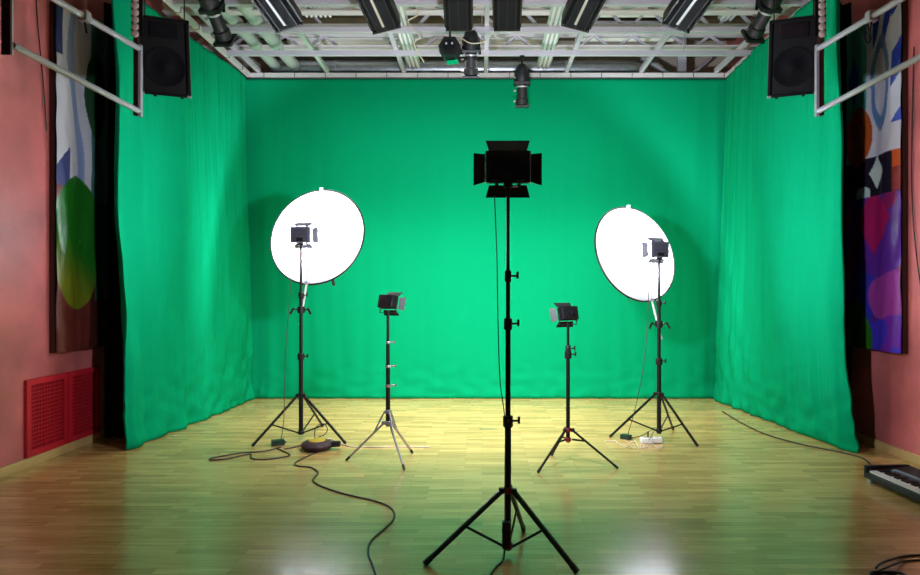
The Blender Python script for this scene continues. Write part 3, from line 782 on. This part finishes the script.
B().box((0, .0, .10), (.05, .04, .015), .003).obj('strap', M['black'], t, False)
cable([(sx-.02, 3.43, .06), fl(503, 560, .01), fl(497, 566), fl(490, 576), fl(488, 590)], .006, 'cable', 'black cable running from the central adapter towards the camera', 'floor_cable')
# power strip and tangle at right stand
c = fl(651, 443, 0)
t = thing('power_strip', 'short white power strip lying under right stand', 'power strip', c, .12)
B().box((0, 0, .03), (.21, .07, .05), .012).obj('strip_body', M['white'], t)
for k in (-1, 0, 1): B().lathe([(.054, .02), (.058, .02)], 14, Matrix.Translation((k*.06, 0, 0))).obj('socket', M['stripe'], t)
B().rod((-.03, 0, .055), (-.03, 0, .115), .007, n=10).obj('black_plug', M['black'], t)
random.seed(4)
pts = [fl(606, 441)]
for k in range(9): pts.append(fl(612+k*4.2+random.uniform(-3, 3), 444+random.uniform(-4, 4.5), .007+.004*(k % 2)))
pts.append(fl(645, 444))
cable(pts, .0042, 'cablew', 'pale tangled cable left of the white power strip', 'floor_cable')
pts = [fl(624, 440)]
for k in range(8): pts.append(fl(628+k*4+random.uniform(-3, 3), 446+random.uniform(-3, 3), .016+.004*(k % 2)))
pts.append(fl(664, 446))
cable(pts, .0035, 'cablew', 'second pale tangled cable in front of the white power strip', 'floor_cable')
cable([fl(629, 438), fl(640, 436), fl(650, 431, .03), fl(655, 428, .06), fl(649, 440, .09)], .004, 'cable', 'thin black lead arching over to the white power strip', 'floor_cable')
cable([fl(722, 411), fl(740, 422), fl(765, 434), fl(800, 444), fl(840, 452), fl(862, 458), fl(872, 466)], .007, 'cable', 'black cable lying along hem of right green curtain', 'floor_cable')
# tape mark
tag(B().box(fl(488, 429, .0015), (.19, .03, .002)).obj('floor_tape', M['tape'], None, False), 'small strip of dark green tape on the bright parquet', 'tape')
# coil of cable lower right
c = fl(893, 585, 0)
pts = []
for k in range(40):
    a = 2*PI*k/16; r = .10+.006*math.sin(k*1.7)
    pts.append(Vector((c.x+r*math.cos(a), c.y+.8*r*math.sin(a), .008+.0035*(k/5)+.003*math.sin(k))))
cable(pts, .007, 'cable', 'coil of black cable on parquet at lower right corner', 'cable_coil')
cable([fl(876, 568, .03), fl(880, 564, .03), fl(890, 560, .02), fl(905, 556), fl(925, 555)], .006, 'cable', 'black cable leading right off the coil', 'floor_cable')
cable([fl(874, 573, .03), fl(890, 566, .03), fl(905, 561), fl(925, 560)], .005, 'cable', 'second black cable leading right off the coil, nearer the camera', 'floor_cable')

# keyboard
kb = thing('electronic_keyboard', 'black electronic keyboard lying on the floor at right edge', 'keyboard', (2.99, 4.80, 0), 0)
K = Matrix.Rotation(-.045, 4, 'Z'); kb.rotation_euler = (0, 0, .06)
L, W, H = 1.05, .36, .095
b = B(); poly = [(0, .035), (0, .075), (.03, .085), (.16, .085), (.175, .105), (W, .125), (W, .035)]
b.prism(poly, 0, L, Matrix(((1, 0, 0, 0), (0, 0, -1, 0), (0, 1, 0, 0), (0, 0, 0, 1)))); b.obj('keyboard_case', M['black_soft'], kb)
for s in (0, 1): B().box((W/2, -.012 if s == 0 else -L+.012, .083), (W*1.0, .03, .095), .008).obj('end_cheek', M['black_soft'], kb)
nk = 40; kw = (L-.08)/nk
for k in range(nk): 
    B().box((.085, -.04-kw*(k+.5), .090), (.135, kw*.92, .016), .002).obj('white_key', M['ivory'], kb, False)
    if k % 7 not in (2, 6): B().box((.112, -.04-kw*(k+1), .103), (.085, kw*.55, .014), .002).obj('black_key', M['black'], kb, False)
B().box((.195, -L/2, .112), (.03, L*.86, .008), .002, ).obj('control_ridge', M['bluegrey'], kb, False)
for k in range(4): B().box((.25, -.30-k*.035, .117), (.05, .02, .012), .002).obj('control_button', M['charcoal'], kb, False)
B().box((.27, -.52, .119), (.10, .20, .008), .002).obj('display_panel', M['bluegrey'], kb, False)
for x in (.035, W-.04):
    for y in (-.04, -L+.04): B().box((x, y, .018), (.05, .04, .036), .006).obj('rubber_foot', M['stripe' if x < .1 and y > -.1 else 'black_soft'], kb)
